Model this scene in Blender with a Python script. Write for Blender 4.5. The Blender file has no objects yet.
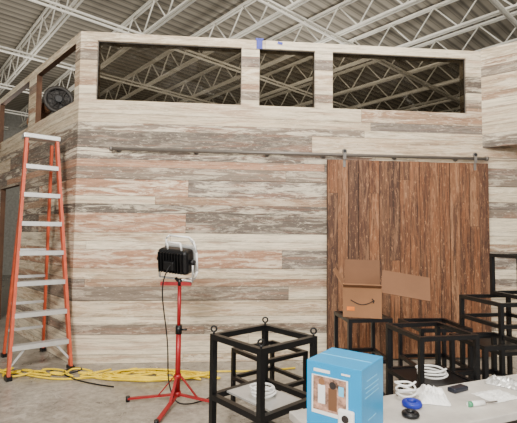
import bpy, bmesh, math, random
from mathutils import Vector, Matrix
random.seed(7)
D=bpy.data
scene=bpy.context.scene
def lin(c):
    return tuple(((v/255)/12.92 if v/255<=0.04045 else ((v/255+0.055)/1.055)**2.4) for v in c)+(1,)

# ---------------------------------------------------------------- materials
class NT:
    def __init__(s,name):
        s.m=D.materials.new(name); s.m.use_nodes=True; s.t=s.m.node_tree
        s.bsdf=s.t.nodes['Principled BSDF']; s.out=s.t.nodes['Material Output']
    def n(s,typ,**kw):
        nd=s.t.nodes.new(typ)
        for k,v in kw.items(): setattr(nd,k,v)
        return nd
    def l(s,a,b): s.t.links.new(a,b)
    def math(s,op,a,b=None,c=None):
        nd=s.n('ShaderNodeMath',operation=op)
        for i,v in enumerate((a,b,c)):
            if v is None: continue
            if isinstance(v,(int,float)): nd.inputs[i].default_value=v
            else: s.l(v,nd.inputs[i])
        return nd.outputs[0]
    def comb(s,x,y,z):
        nd=s.n('ShaderNodeCombineXYZ')
        for i,v in enumerate((x,y,z)):
            if isinstance(v,(int,float)): nd.inputs[i].default_value=v
            else: s.l(v,nd.inputs[i])
        return nd.outputs[0]
    def noise(s,vec,scale,detail=4,rough=.6,dist=0):
        nd=s.n('ShaderNodeTexNoise'); s.l(vec,nd.inputs['Vector'])
        nd.inputs['Scale'].default_value=scale; nd.inputs['Detail'].default_value=detail
        nd.inputs['Roughness'].default_value=rough; nd.inputs['Distortion'].default_value=dist
        return nd.outputs['Fac']
    def ramp(s,fac,stops,interp='LINEAR'):
        nd=s.n('ShaderNodeValToRGB'); cr=nd.color_ramp; cr.interpolation=interp
        while len(cr.elements)<len(stops): cr.elements.new(.5)
        for e,(p,c) in zip(cr.elements,stops): e.position=p; e.color=c
        s.l(fac,nd.inputs[0]); return nd.outputs[0]
    def mask(s,fac,lo,hi): return s.ramp(fac,[(lo,(0,0,0,1)),(hi,(1,1,1,1))])
    def mix(s,fac,a,b,mode='MIX'):
        nd=s.n('ShaderNodeMix',data_type='RGBA',blend_type=mode)
        for i,v in ((0,fac),(6,a),(7,b)):
            if isinstance(v,(int,float)): nd.inputs[i].default_value=v
            elif isinstance(v,tuple): nd.inputs[i].default_value=v
            else: s.l(v,nd.inputs[i])
        return nd.outputs[2]

def simple(name,col,rough=.5,metal=0,noise=.12,scale=12,bump=0):
    m=NT(name)
    tc=m.n('ShaderNodeTexCoord').outputs['Object']
    f=m.noise(tc,scale)
    c=lin(col); d=tuple(v*(1-noise*2) for v in c[:3])+(1,); e=tuple(min(1,v*(1+noise)) for v in c[:3])+(1,)
    m.l(m.ramp(f,[(.3,d),(.7,e)]),m.bsdf.inputs['Base Color'])
    m.bsdf.inputs['Roughness'].default_value=rough; m.bsdf.inputs['Metallic'].default_value=metal
    if bump:
        b=m.n('ShaderNodeBump'); b.inputs['Strength'].default_value=bump; b.inputs['Distance'].default_value=.01
        m.l(f,b.inputs['Height']); m.l(b.outputs[0],m.bsdf.inputs['Normal'])
    return m.m

def planks(name,stops,rh,L,vertical=False,white=.35,whitecol=(222,214,200),darkcol=(70,58,48),darkamt=.45,gap=.035,rust=None,rustamt=.5,gapamt=.55,speck=.3,rnd=0.0,warp=0.0):
    m=NT(name)
    sep=m.n('ShaderNodeSeparateXYZ'); m.l(m.n('ShaderNodeTexCoord').outputs['Object'],sep.inputs[0])
    a,b=(sep.outputs[2],sep.outputs[0]) if vertical else (sep.outputs[0],sep.outputs[2])
    rb=m.math('DIVIDE',b,rh)
    if warp: rb=m.math('ADD',rb,m.math('MULTIPLY',m.math('SINE',m.math('MULTIPLY',rb,1.9)),warp))   # boards of mixed width
    row=m.math('FLOOR',rb)
    w1=m.n('ShaderNodeTexWhiteNoise',noise_dimensions='1D'); m.l(row,w1.inputs['W'])
    a2=m.math('ADD',m.math('DIVIDE',a,L),m.math('MULTIPLY',w1.outputs[0],9.7))
    seg=m.math('FLOOR',a2)
    w2=m.n('ShaderNodeTexWhiteNoise',noise_dimensions='3D'); m.l(m.comb(row,seg,3.3),w2.inputs['Vector'])
    r=w2.outputs['Value']
    w3=m.n('ShaderNodeTexWhiteNoise',noise_dimensions='3D'); m.l(m.comb(row,seg,8.1),w3.inputs['Vector'])
    r3=w3.outputs['Value']
    base=m.ramp(r,stops,'CONSTANT')
    off=m.math('MULTIPLY',r,37.0)
    wm=m.math('MULTIPLY',m.math('ADD',m.math('MULTIPLY',r3,rnd),1-rnd),white)   # paint left on each board
    g=m.noise(m.comb(m.math('MULTIPLY',a,1.6),m.math('MULTIPLY',b,38),off),1.0,7,.7,.8)
    g2=m.noise(m.comb(m.math('MULTIPLY',a,5),m.math('MULTIPLY',b,110),off),1.0,4,.65)
    p=m.noise(m.comb(m.math('MULTIPLY',a,2.2),m.math('MULTIPLY',b,15),off),1.0,8,.78,.7)
    q=m.noise(m.comb(m.math('MULTIPLY',a,.9),m.math('MULTIPLY',b,11),m.math('ADD',off,11.0)),1.0,6,.7,1.0)
    sp=m.noise(m.comb(m.math('MULTIPLY',a,14),m.math('MULTIPLY',b,60),off),1.0,5,.75,.5)
    col=base
    if rust: col=m.mix(m.math('MULTIPLY',m.mask(q,.50,.60),rustamt),col,rust)
    col=m.mix(m.math('MULTIPLY',m.mask(g,.47,.66),darkamt),col,lin(darkcol))
    col=m.mix(m.math('MULTIPLY',m.mask(p,.49,.57),wm),col,lin(whitecol))
    col=m.mix(m.math('MULTIPLY',m.mask(g2,.5,.72),darkamt*.8),col,lin(darkcol))
    col=m.mix(m.math('MULTIPLY',m.mask(sp,.58,.64),speck),col,lin(whitecol))
    col=m.mix(m.math('MULTIPLY',m.mask(m.math('SUBTRACT',1.0,sp),.60,.68),speck),col,lin(darkcol))
    v=m.n('ShaderNodeTexVoronoi'); m.l(m.comb(m.math('MULTIPLY',a,1.7),m.math('MULTIPLY',b,4.2),off),v.inputs['Vector']); v.inputs['Scale'].default_value=1
    kn=m.ramp(v.outputs['Distance'],[(.03,(1,1,1,1)),(.09,(0,0,0,1))])
    col=m.mix(m.math('MULTIPLY',kn,.6),col,lin(darkcol))
    fb=m.math('FRACT',rb); fa=m.math('FRACT',a2)
    gp=m.math('MAXIMUM',m.math('LESS_THAN',fb,gap),m.math('LESS_THAN',fa,.004/L))
    col=m.mix(m.math('MULTIPLY',gp,gapamt),col,lin(tuple(v*.6 for v in darkcol)))
    m.l(col,m.bsdf.inputs['Base Color']); m.bsdf.inputs['Roughness'].default_value=.75
    h=m.math('SUBTRACT',m.math('MULTIPLY',g,.4),gp)
    bp=m.n('ShaderNodeBump'); bp.inputs['Strength'].default_value=.6; bp.inputs['Distance'].default_value=.005
    m.l(h,bp.inputs['Height']); m.l(bp.outputs[0],m.bsdf.inputs['Normal'])
    return m.m

P=lambda *c: lin(c)
WHITE_ST=[(0,P(210,194,166)),(.11,P(130,116,102)),(.21,P(226,212,184)),(.32,P(174,132,104)),(.41,P(202,184,156)),(.51,P(98,88,79)),(.60,P(224,210,184)),(.70,P(160,130,104)),(.79,P(118,107,98)),(.88,P(198,176,146))]
BROWN_ST=[(0,P(122,76,46)),(.15,P(92,58,38)),(.3,P(132,84,52)),(.45,P(104,68,44)),(.6,P(120,74,44)),(.75,P(84,54,36)),(.88,P(130,86,56))]
M_wall=planks('whitewashed_planks',WHITE_ST,.132,3.4,white=.8,whitecol=(240,228,204),darkcol=(72,60,51),darkamt=.58,gap=.035,rust=P(150,102,76),rustamt=.45,gapamt=.6,speck=.45,rnd=.9,warp=.32)
M_door=planks('barn_wood',BROWN_ST,.121,3.1,vertical=True,white=.5,whitecol=(170,126,92),darkcol=(34,20,13),darkamt=.8,gap=.06,rust=P(60,35,23),rustamt=.7,speck=.85,rnd=.7)
M_pine=simple('raw_pine',(96,66,46),.7,noise=.2,scale=6)
M_black=simple('black_steel',(20,20,22),.38,.3,.1)
M_orange=simple('ladder_fiberglass_orange',(190,78,44),.45)
M_alu=simple('aluminium',(205,205,203),.4,.55,.05)
M_rail=simple('steel_rail',(110,104,98),.4,.2,.08)
M_red=simple('red_painted_steel',(150,18,26),.4,.1)
M_yellow=simple('yellow_cord',(240,206,10),.5)
M_card=simple('cardboard',(140,98,66),.85,noise=.07,scale=3)
M_card2=simple('cardboard_inner',(112,77,52),.85,noise=.07,scale=3)
M_print=simple('printed_ink',(40,32,30),.7)
M_orangeprint=simple('orange_print',(226,120,30),.7)
M_blue=simple('cyan_card',(0,148,208),.35,noise=.03)
M_blue2=simple('light_cyan_card',(110,200,240),.35,noise=.03)
M_white=simple('white_plastic',(236,236,234),.4,noise=.03)
M_photo=simple('photo_print',(176,136,116),.4,noise=.6,scale=45)
M_tape=simple('blue_tape',(10,34,150),.5)
M_truss=simple('truss_paint',(246,243,232),.6,noise=.03)
M_table=simple('worn_laminate',(190,185,178),.5,noise=.12,scale=9)
M_navy=simple('navy_plastic',(22,26,40),.4)
M_grey=simple('light_grey_paint',(160,158,150),.8)
M_green=simple('green_plastic',(70,150,110),.4)
M_fan=simple('dusty_fan_housing',(50,46,43),.6)

def concrete():
    m=NT('concrete_floor'); tc=m.n('ShaderNodeTexCoord').outputs['Object']
    f=m.noise(tc,1.6,9,.7,.8); f2=m.noise(tc,18,6,.75); f3=m.noise(tc,4.5,7,.75,2.0)
    c=m.ramp(f,[(.34,P(106,99,90)),(.5,P(144,136,125)),(.68,P(178,170,158))])
    c=m.mix(.35,c,m.ramp(f2,[(.38,P(86,80,73)),(.62,P(192,185,173))]))
    c=m.mix(m.math('MULTIPLY',m.mask(f3,.56,.62),.35),c,P(208,202,192))   # dust
    c=m.mix(m.math('MULTIPLY',m.mask(m.math('SUBTRACT',1.0,f3),.58,.64),.4),c,P(92,86,80))  # stains
    m.l(c,m.bsdf.inputs['Base Color']); m.l(m.ramp(f,[(.3,(.22,)*3+(1,)),(.7,(.42,)*3+(1,))]),m.bsdf.inputs['Roughness'])
    b=m.n('ShaderNodeBump'); b.inputs['Strength'].default_value=.1; b.inputs['Distance'].default_value=.01
    m.l(f2,b.inputs['Height']); m.l(b.outputs[0],m.bsdf.inputs['Normal']); return m.m
M_floor=concrete()
JA=math.radians(42)          # roof framing is turned relative to the room
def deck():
    m=NT('deck_shaded_ribs'); sep=m.n('ShaderNodeSeparateXYZ'); m.l(m.n('ShaderNodeTexCoord').outputs['Object'],sep.inputs[0])
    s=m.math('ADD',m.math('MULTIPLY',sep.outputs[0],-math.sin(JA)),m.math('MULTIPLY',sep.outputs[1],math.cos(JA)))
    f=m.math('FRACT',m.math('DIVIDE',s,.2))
    c=m.ramp(f,[(0,P(98,93,85)),(.12,P(158,150,136)),(.5,P(168,160,146)),(.62,P(122,116,106)),(.72,P(102,97,88)),(.95,P(148,141,128))])  # rib shading painted as light and dark bands; slab itself is flat
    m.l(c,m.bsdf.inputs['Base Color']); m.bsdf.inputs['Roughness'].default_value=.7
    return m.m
M_deck=deck()
def glass():
    m=NT('window_glass'); t=m.n('ShaderNodeBsdfTransparent'); t.inputs[0].default_value=(.56,.53,.48,1)
    g=m.n('ShaderNodeBsdfGlossy'); g.inputs['Roughness'].default_value=.02
    fr=m.n('ShaderNodeFresnel'); fr.inputs[0].default_value=1.35
    mx=m.n('ShaderNodeMixShader'); m.l(fr.outputs[0],mx.inputs[0]); m.l(t.outputs[0],mx.inputs[1]); m.l(g.outputs[0],mx.inputs[2])
    m.l(mx.outputs[0],m.out.inputs[0]); return m.m
M_glass=glass()

# ---------------------------------------------------------------- mesh builder
class MB:
    def __init__(s): s.bm=bmesh.new(); s.mats=[]
    def mi(s,m):
        if m not in s.mats: s.mats.append(m)
        return s.mats.index(m)
    def _tag(s,verts,mat,smooth=False):
        i=s.mi(mat)
        fs={f for v in verts for f in v.link_faces}
        for f in fs: f.material_index=i; f.smooth=smooth
    def box(s,c,size,mat,R=None,bevel=0):
        M=Matrix.Translation(c)@(R.to_4x4() if R else Matrix.Identity(4))@Matrix.Diagonal((*size,1))
        r=bmesh.ops.create_cube(s.bm,size=1,matrix=M)
        if bevel:
            es={e for v in r['verts'] for e in v.link_edges}
            q=bmesh.ops.bevel(s.bm,geom=list(es),offset=bevel,segments=2,affect='EDGES',profile=.5)
            i=s.mi(mat)
            for f in q['faces']: f.material_index=i
            vs={v for f in q['faces'] for v in f.verts}; s._tag(vs,mat); return
        s._tag(r['verts'],mat)
    def cyl(s,a,b,r,mat,seg=10,r2=None):
        a=Vector(a);b=Vector(b);d=b-a
        M=Matrix.Translation((a+b)/2)@d.to_track_quat('Z','Y').to_matrix().to_4x4()
        q=bmesh.ops.create_cone(s.bm,cap_ends=True,segments=seg,radius1=r,radius2=r if r2 is None else r2,depth=d.length,matrix=M)
        s._tag(q['verts'],mat,False)
        for v in q['verts']:
            for f in v.link_faces:
                if len(f.verts)==4: f.smooth=True
    def beam(s,a,b,w,h,mat,side=(1,0,0)):
        a=Vector(a);b=Vector(b);z=(b-a);L=z.length;z.normalize()
        x=Vector(side);x=(x-z*x.dot(z)).normalized();y=z.cross(x)
        R=Matrix((x,y,z)).transposed()
        s.box((a+b)/2,(w,h,L),mat,R)
    def torus(s,c,R,r,mat,axis=(0,0,1),n=20,k=8):
        q=Vector(axis).to_track_quat('Z','Y').to_matrix(); c=Vector(c); ring=[]
        for i in range(n):
            t=2*math.pi*i/n
            ring.append([s.bm.verts.new(c+q@Vector(((R+r*math.cos(2*math.pi*j/k))*math.cos(t),(R+r*math.cos(2*math.pi*j/k))*math.sin(t),r*math.sin(2*math.pi*j/k)))) for j in range(k)])
        i0=s.mi(mat)
        for i in range(n):
            for j in range(k):
                f=s.bm.faces.new((ring[i][j],ring[(i+1)%n][j],ring[(i+1)%n][(j+1)%k],ring[i][(j+1)%k])); f.material_index=i0; f.smooth=True
    def tube(s,pts,r,mat,k=8):
        for a,b in zip(pts,pts[1:]): s.cyl(a,b,r,mat,k)
    def quad(s,vs,mat):
        f=s.bm.faces.new([s.bm.verts.new(v) for v in vs]); f.material_index=s.mi(mat)
    def obj(s,name,loc=(0,0,0),rz=0,parent=None):
        me=D.meshes.new(name); bmesh.ops.recalc_face_normals(s.bm,faces=s.bm.faces[:]) 
        s.bm.to_mesh(me); s.bm.free()
        for m in s.mats: me.materials.append(m)
        o=D.objects.new(name,me); scene.collection.objects.link(o); o.location=loc; o.rotation_euler=(0,0,rz)
        if parent: o.parent=parent
        return o

def curve(name,pts,r,mat,cyclic=False):
    c=D.curves.new(name,'CURVE'); c.dimensions='3D'; c.bevel_depth=r; c.bevel_resolution=2; c.resolution_u=8
    sp=c.splines.new('NURBS'); sp.points.add(len(pts)-1); sp.order_u=4; sp.use_endpoint_u=True; sp.use_cyclic_u=cyclic
    for p,q in zip(sp.points,pts): p.co=(*q,1)
    c.materials.append(mat); o=D.objects.new(name,c); scene.collection.objects.link(o); return o

# ---------------------------------------------------------------- room shell
X0,X1,Y0,Y1,H=-9.5,8.5,-4.0,14.0,5.5
b=MB(); b.box(((X0+X1)/2,(Y0+Y1)/2,-.05),(X1-X0,Y1-Y0,.1),M_floor); b.obj('floor')
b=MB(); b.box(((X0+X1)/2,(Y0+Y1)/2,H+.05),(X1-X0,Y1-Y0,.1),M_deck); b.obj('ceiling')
for nm,c,sz in (('wall_left',(X0-.05,(Y0+Y1)/2,H/2),(.1,Y1-Y0,H)),('wall_right',(X1+.05,(Y0+Y1)/2,H/2),(.1,Y1-Y0,H)),('wall_back',((X0+X1)/2,Y1+.05,H/2),(X1-X0,.1,H))):
    b=MB(); b.box(c,sz,M_grey); b.obj(nm)

# roof bar joists
def clip(p,d):
    t0,t1=-99,99
    for a,lo,hi in ((0,X0+.1,X1-.1),(1,Y0+.1,Y1-.1)):
        u,v=(lo-p[a])/d[a],(hi-p[a])/d[a]
        t0=max(t0,min(u,v)); t1=min(t1,max(u,v))
    return t0,t1
jd=Vector((-math.sin(JA),math.cos(JA),0)); jn=Vector((math.cos(JA),math.sin(JA),0))
b=MB(); zt,zb=H-.06,H-.56
for k in range(-12,14):
    p=Vector((0,5,0))+jn*(k*1.25)
    t0,t1=clip(p,jd)
    if t1-t0<1.5: continue
    A=p+jd*t0; B=p+jd*t1; up=Vector((0,0,1))
    for z in (zt,zb):
        for o in (-.03,.03):
            b.beam(A+up*z+jn*o,B+up*z+jn*o,.035,.035,M_truss,jn)
    n=int((t1-t0)/.42)
    for i in range(n):
        q0=A+jd*(i*.42); q1=A+jd*((i+1)*.42)
        z0,z1=(zt,zb) if i%2 else (zb,zt)
        b.cyl(q0+up*z0,q1+up*z1,.014,M_truss,5)
b.obj('roof_bar_joists')
b=MB()
for k in range(-6,8):
    p=Vector((0,6,0))+jd*(k*2.3)
    t0,t1=clip(p,jn)
    if t1-t0<1: continue
    b.beam(p+jn*t0+Vector((0,0,zb-.03)),p+jn*t1+Vector((0,0,zb-.03)),.03,.03,M_truss,jd)
    b.cyl(p+jn*t0+Vector((0,0,zb-.1)),p+jn*t1+Vector((0,0,zb-.1)),.022,M_truss,8)
b.obj('ceiling_conduit_runs')

# ---------------------------------------------------------------- plank clad structure
WH=3.655; TH=.14
FA=math.atan2(.415,4.69); FO=Vector((-2.0,4.575,0)); fx=Vector((math.cos(FA),math.sin(FA),0)); fy=Vector((-math.sin(FA),math.cos(FA),0))
def F(x,y,z): return FO+fx*x+fy*y+Vector((0,0,z))
def wall(name,L,z0,z1,openings,loc,rz,sgn=1,th=TH,mat=M_wall,x0=0,rev=None):
    """solid wall, face at local y=0, thickness toward sgn*y"""
    rev=rev or M_pine
    xs=sorted({x0,L,*[o[0] for o in openings],*[o[1] for o in openings]}); zs=sorted({z0,z1,*[o[2] for o in openings],*[o[3] for o in openings]})
    def solid(i,j):
        if i<0 or j<0 or i>=len(xs)-1 or j>=len(zs)-1: return False
        cx=(xs[i]+xs[i+1])/2; cz=(zs[j]+zs[j+1])/2
        return not any(o[0]<cx<o[1] and o[2]<cz<o[3] for o in openings)
    b=MB(); t=th*sgn; b.mi(mat)
    for i in range(len(xs)-1):
        for j in range(len(zs)-1):
            if not solid(i,j): continue
            a,c,d,e=xs[i],xs[i+1],zs[j],zs[j+1]
            b.quad([(a,0,d),(c,0,d),(c,0,e),(a,0,e)],mat)
            b.quad([(a,t,d),(a,t,e),(c,t,e),(c,t,d)],M_pine)
            for di,dj,q in ((-1,0,[(a,0,d),(a,0,e),(a,t,e),(a,t,d)]),(1,0,[(c,0,d),(c,t,d),(c,t,e),(c,0,e)]),(0,-1,[(a,0,d),(a,t,d),(c,t,d),(c,0,d)]),(0,1,[(a,0,e),(c,0,e),(c,t,e),(a,t,e)])):
                if not solid(i+di,j+dj): b.quad(q,rev if (0<=i+di<len(xs)-1 and 0<=j+dj<len(zs)-1) else mat)
    bmesh.ops.remove_doubles(b.bm,verts=b.bm.verts[:],dist=.0001)
    return b.obj(name,loc,rz)
WZ0,WZ1=2.885,3.56
fw=[(.18,1.798),(2.0,2.656),(2.865,4.51)]
wall('wall_front',7.2,0,WH,[(a,c,WZ0,WZ1) for a,c in fw],FO,FA,rev=M_wall)
for i,(a,c) in enumerate(fw):
    b=MB(); w=.006; y=.035
    b.box(((a+c)/2,y,(WZ0+WZ1)/2),(c-a-2*w,.006,WZ1-WZ0-2*w),M_glass)
    for z in (WZ0+w/2,WZ1-w/2): b.box(((a+c)/2,y,z),(c-a,.03,w),M_rail)
    for x in (a+w/2,c-w/2): b.box((x,y,(WZ0+WZ1)/2),(w,.03,WZ1-WZ0-2*w),M_rail)
    b.obj('window_%d'%(i+1),FO,FA)
LD=Vector((-.702,.712,0)).normalized(); LA=math.atan2(LD.y,LD.x)
wall('wall_left_side',4.3,0,WH,[(.14,1.5,WZ0,WZ1),(1.82,3.4,WZ0,WZ1),(2.1,3.1,0,2.1)],FO,LA,sgn=-1,th=.07)
# right bulkhead above an opening
BO=F(4.7,0,0); BA=math.atan2(-.62,.79)
wall('wall_right_bulkhead',1.7,2.47,WH+.02,[],BO,BA,sgn=1,th=.2)
b=MB(); b.box((1.6,.1,1.235),(.18,.18,2.47),M_wall); b.obj('bulkhead_post',BO,BA)
# painter tape on wall top
b=MB(); b.box((2.0,-.006,3.61),(.07,.004,.12),M_tape); b.box((2.0,.04,3.664),(.09,.10,.02),M_tape); b.box((2.24,-.006,3.63),(.06,.004,.03),M_tape,Matrix.Rotation(.2,3,'Y')); b.obj('painter_tape',FO,FA)

# ---------------------------------------------------------------- sliding barn door + rail
RZ=2.325
b=MB()
b.cyl((.38,-.07,RZ),(4.72,-.07,RZ),.019,M_rail,12)
for x in (.45,1.3,2.1,2.75,3.6,4.35): b.cyl((x,0,RZ),(x,-.078,RZ),.012,M_rail); b.cyl((x,-.0,RZ),(x,-.01,RZ),.03,M_rail,14)
for x in (.38,4.70): b.cyl((x-.015,-.07,RZ),(x+.015,-.07,RZ),.028,M_rail,14)
for x in (2.98,4.55):
    b.box((x,-.095,RZ-.0),(.035,.006,.11),M_rail)
    b.torus((x,-.085,RZ+.04),.022,.009,M_rail,(0,1,0)); b.cyl((x,-.075,RZ+.04),(x,-.10,RZ+.04),.018,M_black,14)
b.obj('barn_door_rail',FO,FA)
b=MB(); dx0,dx1,dz0,dz1=2.784,4.72,.02,RZ-.05
n=16; pw=(dx1-dx0)/n
for i in range(n):
    b.box((dx0+pw*(i+.5),-.055+random.uniform(-.004,.004),(dz0+dz1)/2),(pw-.003,.035,dz1-dz0-.01+random.uniform(-.004,.004)),M_door)
for z in (.3,1.2,2.1): b.box(((dx0+dx1)/2,-.024,z),(dx1-dx0-.1,.02,.12),M_door)
for x in (2.98,4.55): b.box((x,-.077,RZ-.10),(.03,.006,.08),M_rail)
b.obj('sliding_barn_door',FO,FA)

# ---------------------------------------------------------------- step ladder
lb=Vector((.78,.62,0)).normalized(); ld=Vector((-.62,.78,0)).normalized(); lm=Vector((-2.14,4.24,0))
def L(s,t,z): return lm+lb*s+ld*t+Vector((0,0,z))
b=MB(); top=2.42
def fr(z): k=z/top; return (.28-.13*k, .36*k)
def rr(z): k=z/top; return (.20-.08*k, .90-.45*k)
for s in (-1,1):
    b.beam(L(s*.28,0,.02),L(s*.15,.36,top-.02),.028,.075,M_orange,lb)
    b.beam(L(s*.20,.90,.02),L(s*.12,.45,top-.04),.024,.055,M_orange,lb)
    b.box(L(s*.28,0,.02),(.05,.10,.04),M_black,Matrix.Rotation(LA-math.pi/2,3,'Z'))
    b.box(L(s*.20,.90,.02),(.045,.08,.04),M_black,Matrix.Rotation(LA-math.pi/2,3,'Z'))
    z=1.15; w0,t0=fr(z); w1,t1=rr(z)
    b.beam(L(s*(w0-.02),t0,z),L(s*(w1-.01),t1,z+.02),.005,.022,M_alu,lb)
R=Matrix((lb,ld,Vector((0,0,1)))).transposed()
for k in range(1,8):
    z=k*.302; w,t=fr(z)
    b.box(L(0,t,z),(2*w-.02,.095,.012),M_alu,R); b.box(L(0,t-.045,z-.018),(2*w-.02,.004,.04),M_alu,R); b.box(L(0,t+.045,z-.018),(2*w-.02,.004,.04),M_alu,R)
    w,t=rr(z); b.box(L(0,t,z),(2*w,.012,.03),M_alu,R)
for s in (-1,1):
    b.beam(L(s*.26,.045,.28),L(s*.08,.05,.30),.004,.02,M_alu,ld)
    b.beam(L(s*.275,.02,.10),L(s*.12,.045,.29),.004,.02,M_alu,ld)
b.box(L(0,.40,top+.015),(.36,.17,.05),M_alu,R,bevel=.008)
b.obj('step_ladder')

# ---------------------------------------------------------------- tripod work light
wx,wy=-.657,3.56
E=D.objects.new('tripod_work_light',None); scene.collection.objects.link(E); E.location=(wx,wy,0)
b=MB()
b.cyl((0,0,.10),(0,0,.62),.022,M_red,14); b.cyl((0,0,.58),(0,0,.98),.016,M_red,12)
b.cyl((0,0,.57),(0,0,.64),.028,M_black,12); b.cyl((.02,0,.605),(.07,0,.605),.009,M_black,8)
b.cyl((0,0,.20),(0,0,.24),.03,M_red,12); b.cyl((0,0,.06),(0,0,.10),.03,M_red,12)
for a in (176,-4,-100):
    t=math.radians(a); u=Vector((math.cos(t),math.sin(t),0)); s=(-math.sin(t),math.cos(t),0)
    Lg=.42 if a!=-4 else .30
    b.beam(Vector((0,0,.22))+u*.03,u*.17+Vector((0,0,.05)),.022,.01,M_red,s)
    b.beam(Vector((0,0,.075))+u*.02,u*Lg+Vector((0,0,.025)),.032,.014,M_red,s)
    b.cyl(u*Lg+Vector((0,0,.0)),u*Lg+Vector((0,0,.045)),.018,M_black,8)
b.obj('tripod_stand',parent=E)
b=MB()
b.beam((-.16,0,.985),(.10,0,.985),.03,.03,M_red,(0,1,0)); b.cyl((0,0,.97),(0,0,1.03),.02,M_black,12)
Rh=Matrix.Rotation(math.radians(5),3,'Y')@Matrix.Rotation(math.radians(-22),3,'Z')@Matrix.Rotation(math.radians(14),3,'X')
c=Vector((-.035,0,1.18))
def H_(x,y,z): return c+Rh@Vector((x,y,z))
b.box(H_(0,0,0),(.29,.13,.21),M_black,Rh,bevel=.03)
for i in range(9): b.box(H_(-.108+i*.027,-.078,0),(.007,.045,.17),M_black,Rh)
b.box(H_(0,-.09,-.02),(.10,.05,.075),M_black,Rh,bevel=.008)
b.box(H_(0,.075,0),(.31,.025,.235),M_alu,Rh,bevel=.008); b.box(H_(0,.091,0),(.27,.006,.19),M_white,Rh)
for i in range(6): b.cyl(H_(-.125+i*.05,.12,-.11),H_(-.125+i*.05,.12,.11),.003,M_alu,6)
for z in (-.11,0,.11): b.cyl(H_(-.14,.12,z),H_(.14,.12,z),.003,M_alu,6)
b.tube([H_(-.165,0,0),H_(-.165,-.01,-.16),H_(.165,-.01,-.16),H_(.165,0,0)],.009,M_alu)
for x in (-.16,.16): b.cyl(H_(x-.02,0,0),H_(x+.02,0,0),.022,M_black,12)
b.tube([H_(-.12,.04,.10),H_(-.11,.03,.175),H_(-.07,.02,.205),H_(.12,.02,.205),H_(.165,.02,.175),H_(.185,.03,.08),H_(.19,.03,-.08),H_(.16,.03,-.15),H_(.06,.05,-.17)],.008,M_white)
b.tube([H_(-.05,-.04,.10),H_(-.045,-.05,.165),H_(.08,-.05,.165),H_(.085,-.04,.10)],.008,M_white)
b.tube([H_(.12,.02,.205),H_(.13,.08,.12),H_(.15,.09,-.08),H_(.12,.05,-.16)],.006,M_white)
b.cyl((0,0,1.0),H_(0,-.01,-.155),.014,M_black,10)
b.obj('lamp_head',parent=E)
o=curve('lamp_cord',[(-.05,-.1,1.16),(-.13,-.13,1.05),(-.12,-.08,.8),(-.07,-.05,.5),(-.08,-.04,.2),(-.02,-.06,.06),(.05,-.1,.012),(.25,.05,.01),(.35,.3,.01)],.0055,M_black); o.parent=E

# ---------------------------------------------------------------- yellow extension cord heap
pts=[]
random.seed(3)
for i in range(70):
    t=i/69
    pts.append((-2.7+2.35*t+.16*math.sin(i*1.9)+random.uniform(-.07,.07), 4.24+.17*math.cos(i*1.3)*math.sin(i*.43)-.05*t+random.uniform(-.04,.04), .012+.012*(i%3)))
curve('yellow_extension_cord',pts,.009,M_yellow)
pts=[]
for i in range(60):
    a=i*.62; pts.append((-1.15+.48*math.cos(a)+.004*i+random.uniform(-.05,.05),4.18+.13*math.sin(a)+random.uniform(-.03,.03),.012+.0006*i))
curve('yellow_extension_cord',pts,.009,M_yellow)
pts=[(-2.9,4.45,.01),(-2.5,4.3,.012),(-2.1,4.12,.012),(-1.8,4.05,.012),(-1.4,4.2,.02),(-1.0,4.02,.02),(-.6,4.22,.02),(-.45,4.4,.01),(0,4.35,.01),(.4,4.5,.01)]
curve('yellow_extension_cord',pts,.009,M_yellow)
curve('black_cable',[(-2.1,4.36,.01),(-1.9,4.1,.03),(-1.7,4.3,.03),(-1.85,4.42,.03),(-2.0,4.2,.03),(-1.6,3.98,.01),(-1.3,3.9,.01)],.007,M_black)

# ---------------------------------------------------------------- black steel stool/table frames
def steel_frame(x,y,side,ang,z0,z1,rails=(),t=.03,eyes=True,depth=None,shelf=None,plate=None):
    b=MB(); d=depth or side; hx,hy=side/2,d/2
    cs=[(-hx,-hy),(hx,-hy),(hx,hy),(-hx,hy)]
    for i,(cx,cy) in enumerate(cs):
        b.box((cx,cy,(z0+z1)/2),(t,t,z1-z0),M_black)
        if eyes:
            b.cyl((cx,cy,z1),(cx,cy,z1+.015),.007,M_black,8); b.torus((cx,cy,z1+.032),.018,.006,M_black,(1,1,0),14,6)
    for z in (z1-t/2,)+tuple(rails):
        b.box((0,-hy,z),(side-t,t,t),M_black); b.box((0,hy,z),(side-t,t,t),M_black)
        b.box((-hx,0,z),(t,d-t,t),M_black); b.box((hx,0,z),(t,d-t,t),M_black)
    if shelf: b.box((0,0,shelf),(side-t,d-t,.012),M_black)
    if plate: b.box((0,0,plate),(.26,d-t,.012),M_alu)
    return b.obj('steel_stool_frame',(x,y,0),math.radians(ang))
steel_frame(.04,2.78,.46,42,0,.75,(.35,.06),t=.036,plate=.36)
steel_frame(.10,3.52,.42,38,0,.46,(.22,),eyes=False)
steel_frame(.88,3.58,.34,8,0,.74,(.40,.08),eyes=False)
steel_frame(1.24,3.06,.42,12,0,.74,(.40,.10),eyes=False,shelf=.40)
steel_frame(1.70,3.12,.36,10,0,.66,(.36,.10),eyes=False)
steel_frame(2.04,3.50,.46,10,0,.90,(.72,.52,.12),eyes=False,shelf=.52)
steel_frame(2.20,3.53,.30,10,.9,1.26,(.925,),eyes=False)
steel_frame(1.55,3.75,.42,5,0,.64,(.3,),eyes=False)

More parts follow.
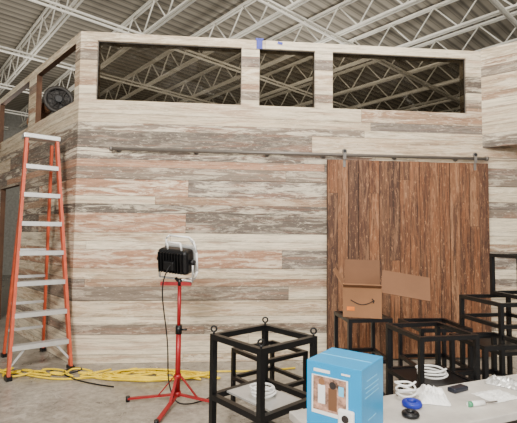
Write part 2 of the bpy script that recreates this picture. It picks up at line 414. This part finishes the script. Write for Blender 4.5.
def coil(name,x,y,z,r,n,mat,rad=.007,flat=1):
    pts=[]
    for i in range(n*12):
        a=i*math.pi/6; rr_=r*(1+.08*math.sin(i*.7)); pts.append((x+rr_*math.cos(a),y+rr_*math.sin(a)*flat,z+rad+.0035*i/2+.004*math.sin(i*1.3)))
    return curve(name,pts,rad,mat)
coil('white_cable_coil',1.24,3.04,.406,.10,3,M_white)
coil('white_cable_coil',.04,2.76,.367,.08,3,M_white)

# ---------------------------------------------------------------- open carton
b=MB(); w,d,h,t=.30,.30,.24,.005
b.box((0,0,t/2),(w,d,t),M_card)
for y in (-d/2,d/2): b.box((0,y,h/2),(w,t,h),M_card)
for x in (-w/2,w/2): b.box((x,0,h/2),(t,d,h),M_card)
def flap(base,axis_dir,out,length,width,ang,mat):
    base=Vector(base); u=Vector(axis_dir); o=Vector(out)
    dirv=(Vector((0,0,1))*math.cos(ang)+o*math.sin(ang)); nrm=u.cross(dirv)
    R=Matrix((u,dirv,nrm)).transposed(); b.box(base+dirv*length/2,(width,length,t),mat,R)
flap((0,d/2,h),(1,0,0),(0,1,0),.21,w,math.radians(10),M_card2)
flap((0,-d/2,h),(1,0,0),(0,-1,0),.06,w,math.radians(60),M_card)
flap((-w/2,0,h),(0,1,0),(-1,0,0),.16,d,math.radians(30),M_card)
Rf=Matrix.Rotation(math.radians(8),3,'Y')@Matrix.Rotation(math.radians(-50),3,'X')
b.box((w/2+.195,-.02,h+.02),(.38,t,.26),M_card2,Rf)
arc=[(-.09+.18*i/14, -d/2-.004, .14-.035*math.sin(math.pi*i/14)) for i in range(15)]
b.tube(arc,.004,M_print,5); b.tube([(.075,-d/2-.004,.155),(.095,-d/2-.004,.14),(.085,-d/2-.004,.12)],.004,M_print,5)
b.box((-.09,-d/2-.004,.07),(.06,.003,.03),M_orangeprint)
b.obj('open_cardboard_box',(.88,3.57,.742),math.radians(-14))

# ---------------------------------------------------------------- foreground work table
TA=math.radians(22); TO=Vector((.12,1.595,0))
b=MB(); TL,TW=1.75,.31; tz=.75
b.box((TL/2,-TW/2,tz-.015),(TL,TW,.03),M_table,bevel=.004)
for x in (.25,TL-.12):
    for y in (-.04,-TW+.04): b.box((x,y,(tz-.03)/2),(.03,.03,tz-.03),M_black)
    b.box((x,-TW/2,.12),(.02,TW-.1,.02),M_black)
b.obj('work_table',TO,TA)
def T(x,y,z=0): 
    v=Vector((x,y,z)); v.rotate(Matrix.Rotation(TA,3,'Z')); return TO+v+Vector((0,0,tz))
b=MB(); b.box((0,0,.27),(.56,.32,.54),M_navy,bevel=.02); b.box((0,0,.555),(.60,.36,.03),M_navy,bevel=.008)
b.obj('storage_tote',(1.13,1.94,0),TA)

# blue product carton
b=MB(); s=.195; hh=.23
b.box((0,0,hh/2),(s,s,hh),M_blue,bevel=.002)
y=-s/2
b.box((-.012,y-.0008,.125),(.130,.0012,.125),M_white); b.box((-.012,y-.0014,.13),(.118,.0012,.11),M_photo)
# printed picture: wall, figure and camera product
b.box((-.040,y-.0020,.128),(.026,.0012,.060),M_white); b.cyl((-.040,y-.0014,.168),(-.040,y-.0030,.168),.011,M_card,14)
b.box((.000,y-.0020,.118),(.030,.0012,.070),M_card2); b.cyl((.000,y-.0014,.163),(.000,y-.0030,.163),.012,M_print,14)
b.box((.030,y-.0020,.15),(.018,.0012,.030),M_blue2)
b.box((-.04,y-.0010,.203),(.06,.0012,.010),M_white); b.box((.045,y-.0010,.205),(.03,.0012,.006),M_white)
b.box((.05,y-.008,.068),(.055,.016,.065),M_white,bevel=.007); b.cyl((.05,y-.016,.074),(.05,y-.018,.074),.012,M_print,16)
for z,w_ in ((.185,.09),(.165,.12),(.150,.11),(.135,.12),(.06,.07)): b.box((s/2+.0008,-.01,z),(.0012,w_,.003),M_blue2)
b.box((0,0,hh+.0006),(s*.96,.004,.0012),M_blue2)
b.obj('smart_camera_carton',(.305,1.475,tz),math.radians(-36))

# small things on the table
p=T(.46,-.13); b=MB(); b.torus((0,0,.012),.026,.012,M_tape,n=28,k=10); b.obj('tape_roll',p)
p=T(.39,-.20); b=MB(); b.torus((0,0,.010),.022,.010,M_black,n=28,k=10); b.obj('tape_roll',p)
b=MB(); b.cyl((0,0,.010),(.07,.02,.010),.010,M_white,12); b.cyl((.07,.02,.010),(.13,.033,.010),.003,M_rail,8); b.cyl((.0,0,.010),(.015,.004,.010),.0105,M_green,12); b.obj('screwdriver',T(.66,-.21))
b=MB(); b.box((0,0,.010),(.09,.04,.02),M_navy,Matrix.Rotation(.5,3,'Z'),bevel=.006); b.obj('multimeter',T(.76,-.07))
def crumple(name,loc,sx,sy,hz,mat,seed):
    random.seed(seed); bm=bmesh.new(); bmesh.ops.create_grid(bm,x_segments=14,y_segments=12,size=.5)
    for v in bm.verts:
        e=max(0,1-(abs(v.co.x)*2)**3)*max(0,1-(abs(v.co.y)*2)**3)
        v.co=Vector((v.co.x*sx+random.uniform(-1,1)*sx*.03,v.co.y*sy+random.uniform(-1,1)*sy*.03,.002+hz*e*random.uniform(.25,1)))
    me=D.meshes.new(name); bm.to_mesh(me); bm.free(); me.materials.append(mat); o=D.objects.new(name,me); scene.collection.objects.link(o); o.location=loc; o.rotation_euler=(0,0,seed*.7)
crumple('plastic_bag',T(.60,-.09),.16,.11,.05,M_white,2)
crumple('paper_sheet',T(.86,-.17),.15,.11,.012,M_white,5)
crumple('plastic_bag',T(1.02,-.08),.14,.10,.035,M_alu,8)
coil('white_cable_coil',*T(.50,-.05),.04,3,M_white,.004)

# ---------------------------------------------------------------- pedestal fan with tan flex duct behind the left opening
b=MB(); fc=Vector((0,0,3.26)); ax=Vector((.45,-.9,0)).normalized()
b.cyl((0,0,0),(0,0,.04),.22,M_black,24); b.cyl((0,0,.04),(0,0,3.08),.025,M_black,12)
b.torus(fc,.17,.028,M_fan,ax,32,8); b.cyl(fc-ax*.06,fc-ax*.02,.17,M_fan,24)
for r in (.06,.10,.14): b.torus(fc+ax*.05,r,.003,M_black,ax,24,5)
side=ax.cross(Vector((0,0,1)))
for i in range(12):
    a=i*math.pi/6; v=side*math.cos(a)+Vector((0,0,1))*math.sin(a); b.cyl(fc+ax*.055,fc+v*.17,.003,M_black,5)
for i in range(4):
    a=i*math.pi/2+.4; v=side*math.cos(a)+Vector((0,0,1))*math.sin(a); b.beam(fc+v*.03,fc+v*.15,.08,.004,M_fan,v.cross(ax)+ax*.4)
b.cyl(fc-ax*.09,fc+ax*.06,.045,M_black,16)
A=fc+Vector((-.12,.06,-.02)); B=Vector((-.85,.88,3.16))
for i in range(16):
    p=A.lerp(B,i/16); q=A.lerp(B,(i+1)/16); b.cyl(p,q,.085,M_card,16,r2=.075)
b.obj('ducted_pedestal_fan',(-2.81,5.78,0))

# ---------------------------------------------------------------- lights
def area(name,loc,target,size,power,col=(1,.95,.87)):
    l=D.lights.new(name,'AREA'); l.size=size; l.energy=power; l.color=col
    o=D.objects.new(name,l); scene.collection.objects.link(o); o.location=loc
    o.rotation_euler=(Vector(target)-Vector(loc)).to_track_quat('-Z','Y').to_euler()
area('added_fill_light',(-.8,-3.2,4.4),(.2,4.2,1.6),1.4,530)  # added main fill from behind the camera, no fixture modelled
area('added_fill_light',(.6,2.5,5.15),(.5,4.5,1.2),.9,190)  # added overhead fill for the wall, kept out of view
area('added_fill_light',(5.0,-2.0,4.2),(1.8,4.5,1),1.4,180)  # added fill from the right, out of view
area('added_roof_fill',(-1.5,-1.0,3.4),(-1.5,5,5.6),1.2,180)  # added unseen lamp to brighten the nearer roof
area('added_roof_fill',(-4.6,8.2,2.4),(-4.2,9,5.5),1.2,60)  # added lamp hidden behind the left wall, brightens the roof there
area('added_roof_fill',(1.0,7.6,2.6),(1.5,10,5.5),1.2,110)  # added lamp hidden behind the structure, brightens the rear roof
w=D.worlds.new('World'); scene.world=w; w.use_nodes=True
bg=w.node_tree.nodes['Background']; bg.inputs[0].default_value=(1,.98,.96,1); bg.inputs[1].default_value=1.2

# ---------------------------------------------------------------- camera
cam=D.cameras.new('camera'); co=D.objects.new('camera',cam); scene.collection.objects.link(co)
cam.sensor_width=36; cam.lens=36*420/517; cam.clip_start=.05
M=Matrix.Rotation(math.radians(90+3.2),4,'X')@Matrix.Rotation(.010,4,'Z')
M.translation=Vector((0,0,1.4)); co.matrix_world=M
scene.camera=co
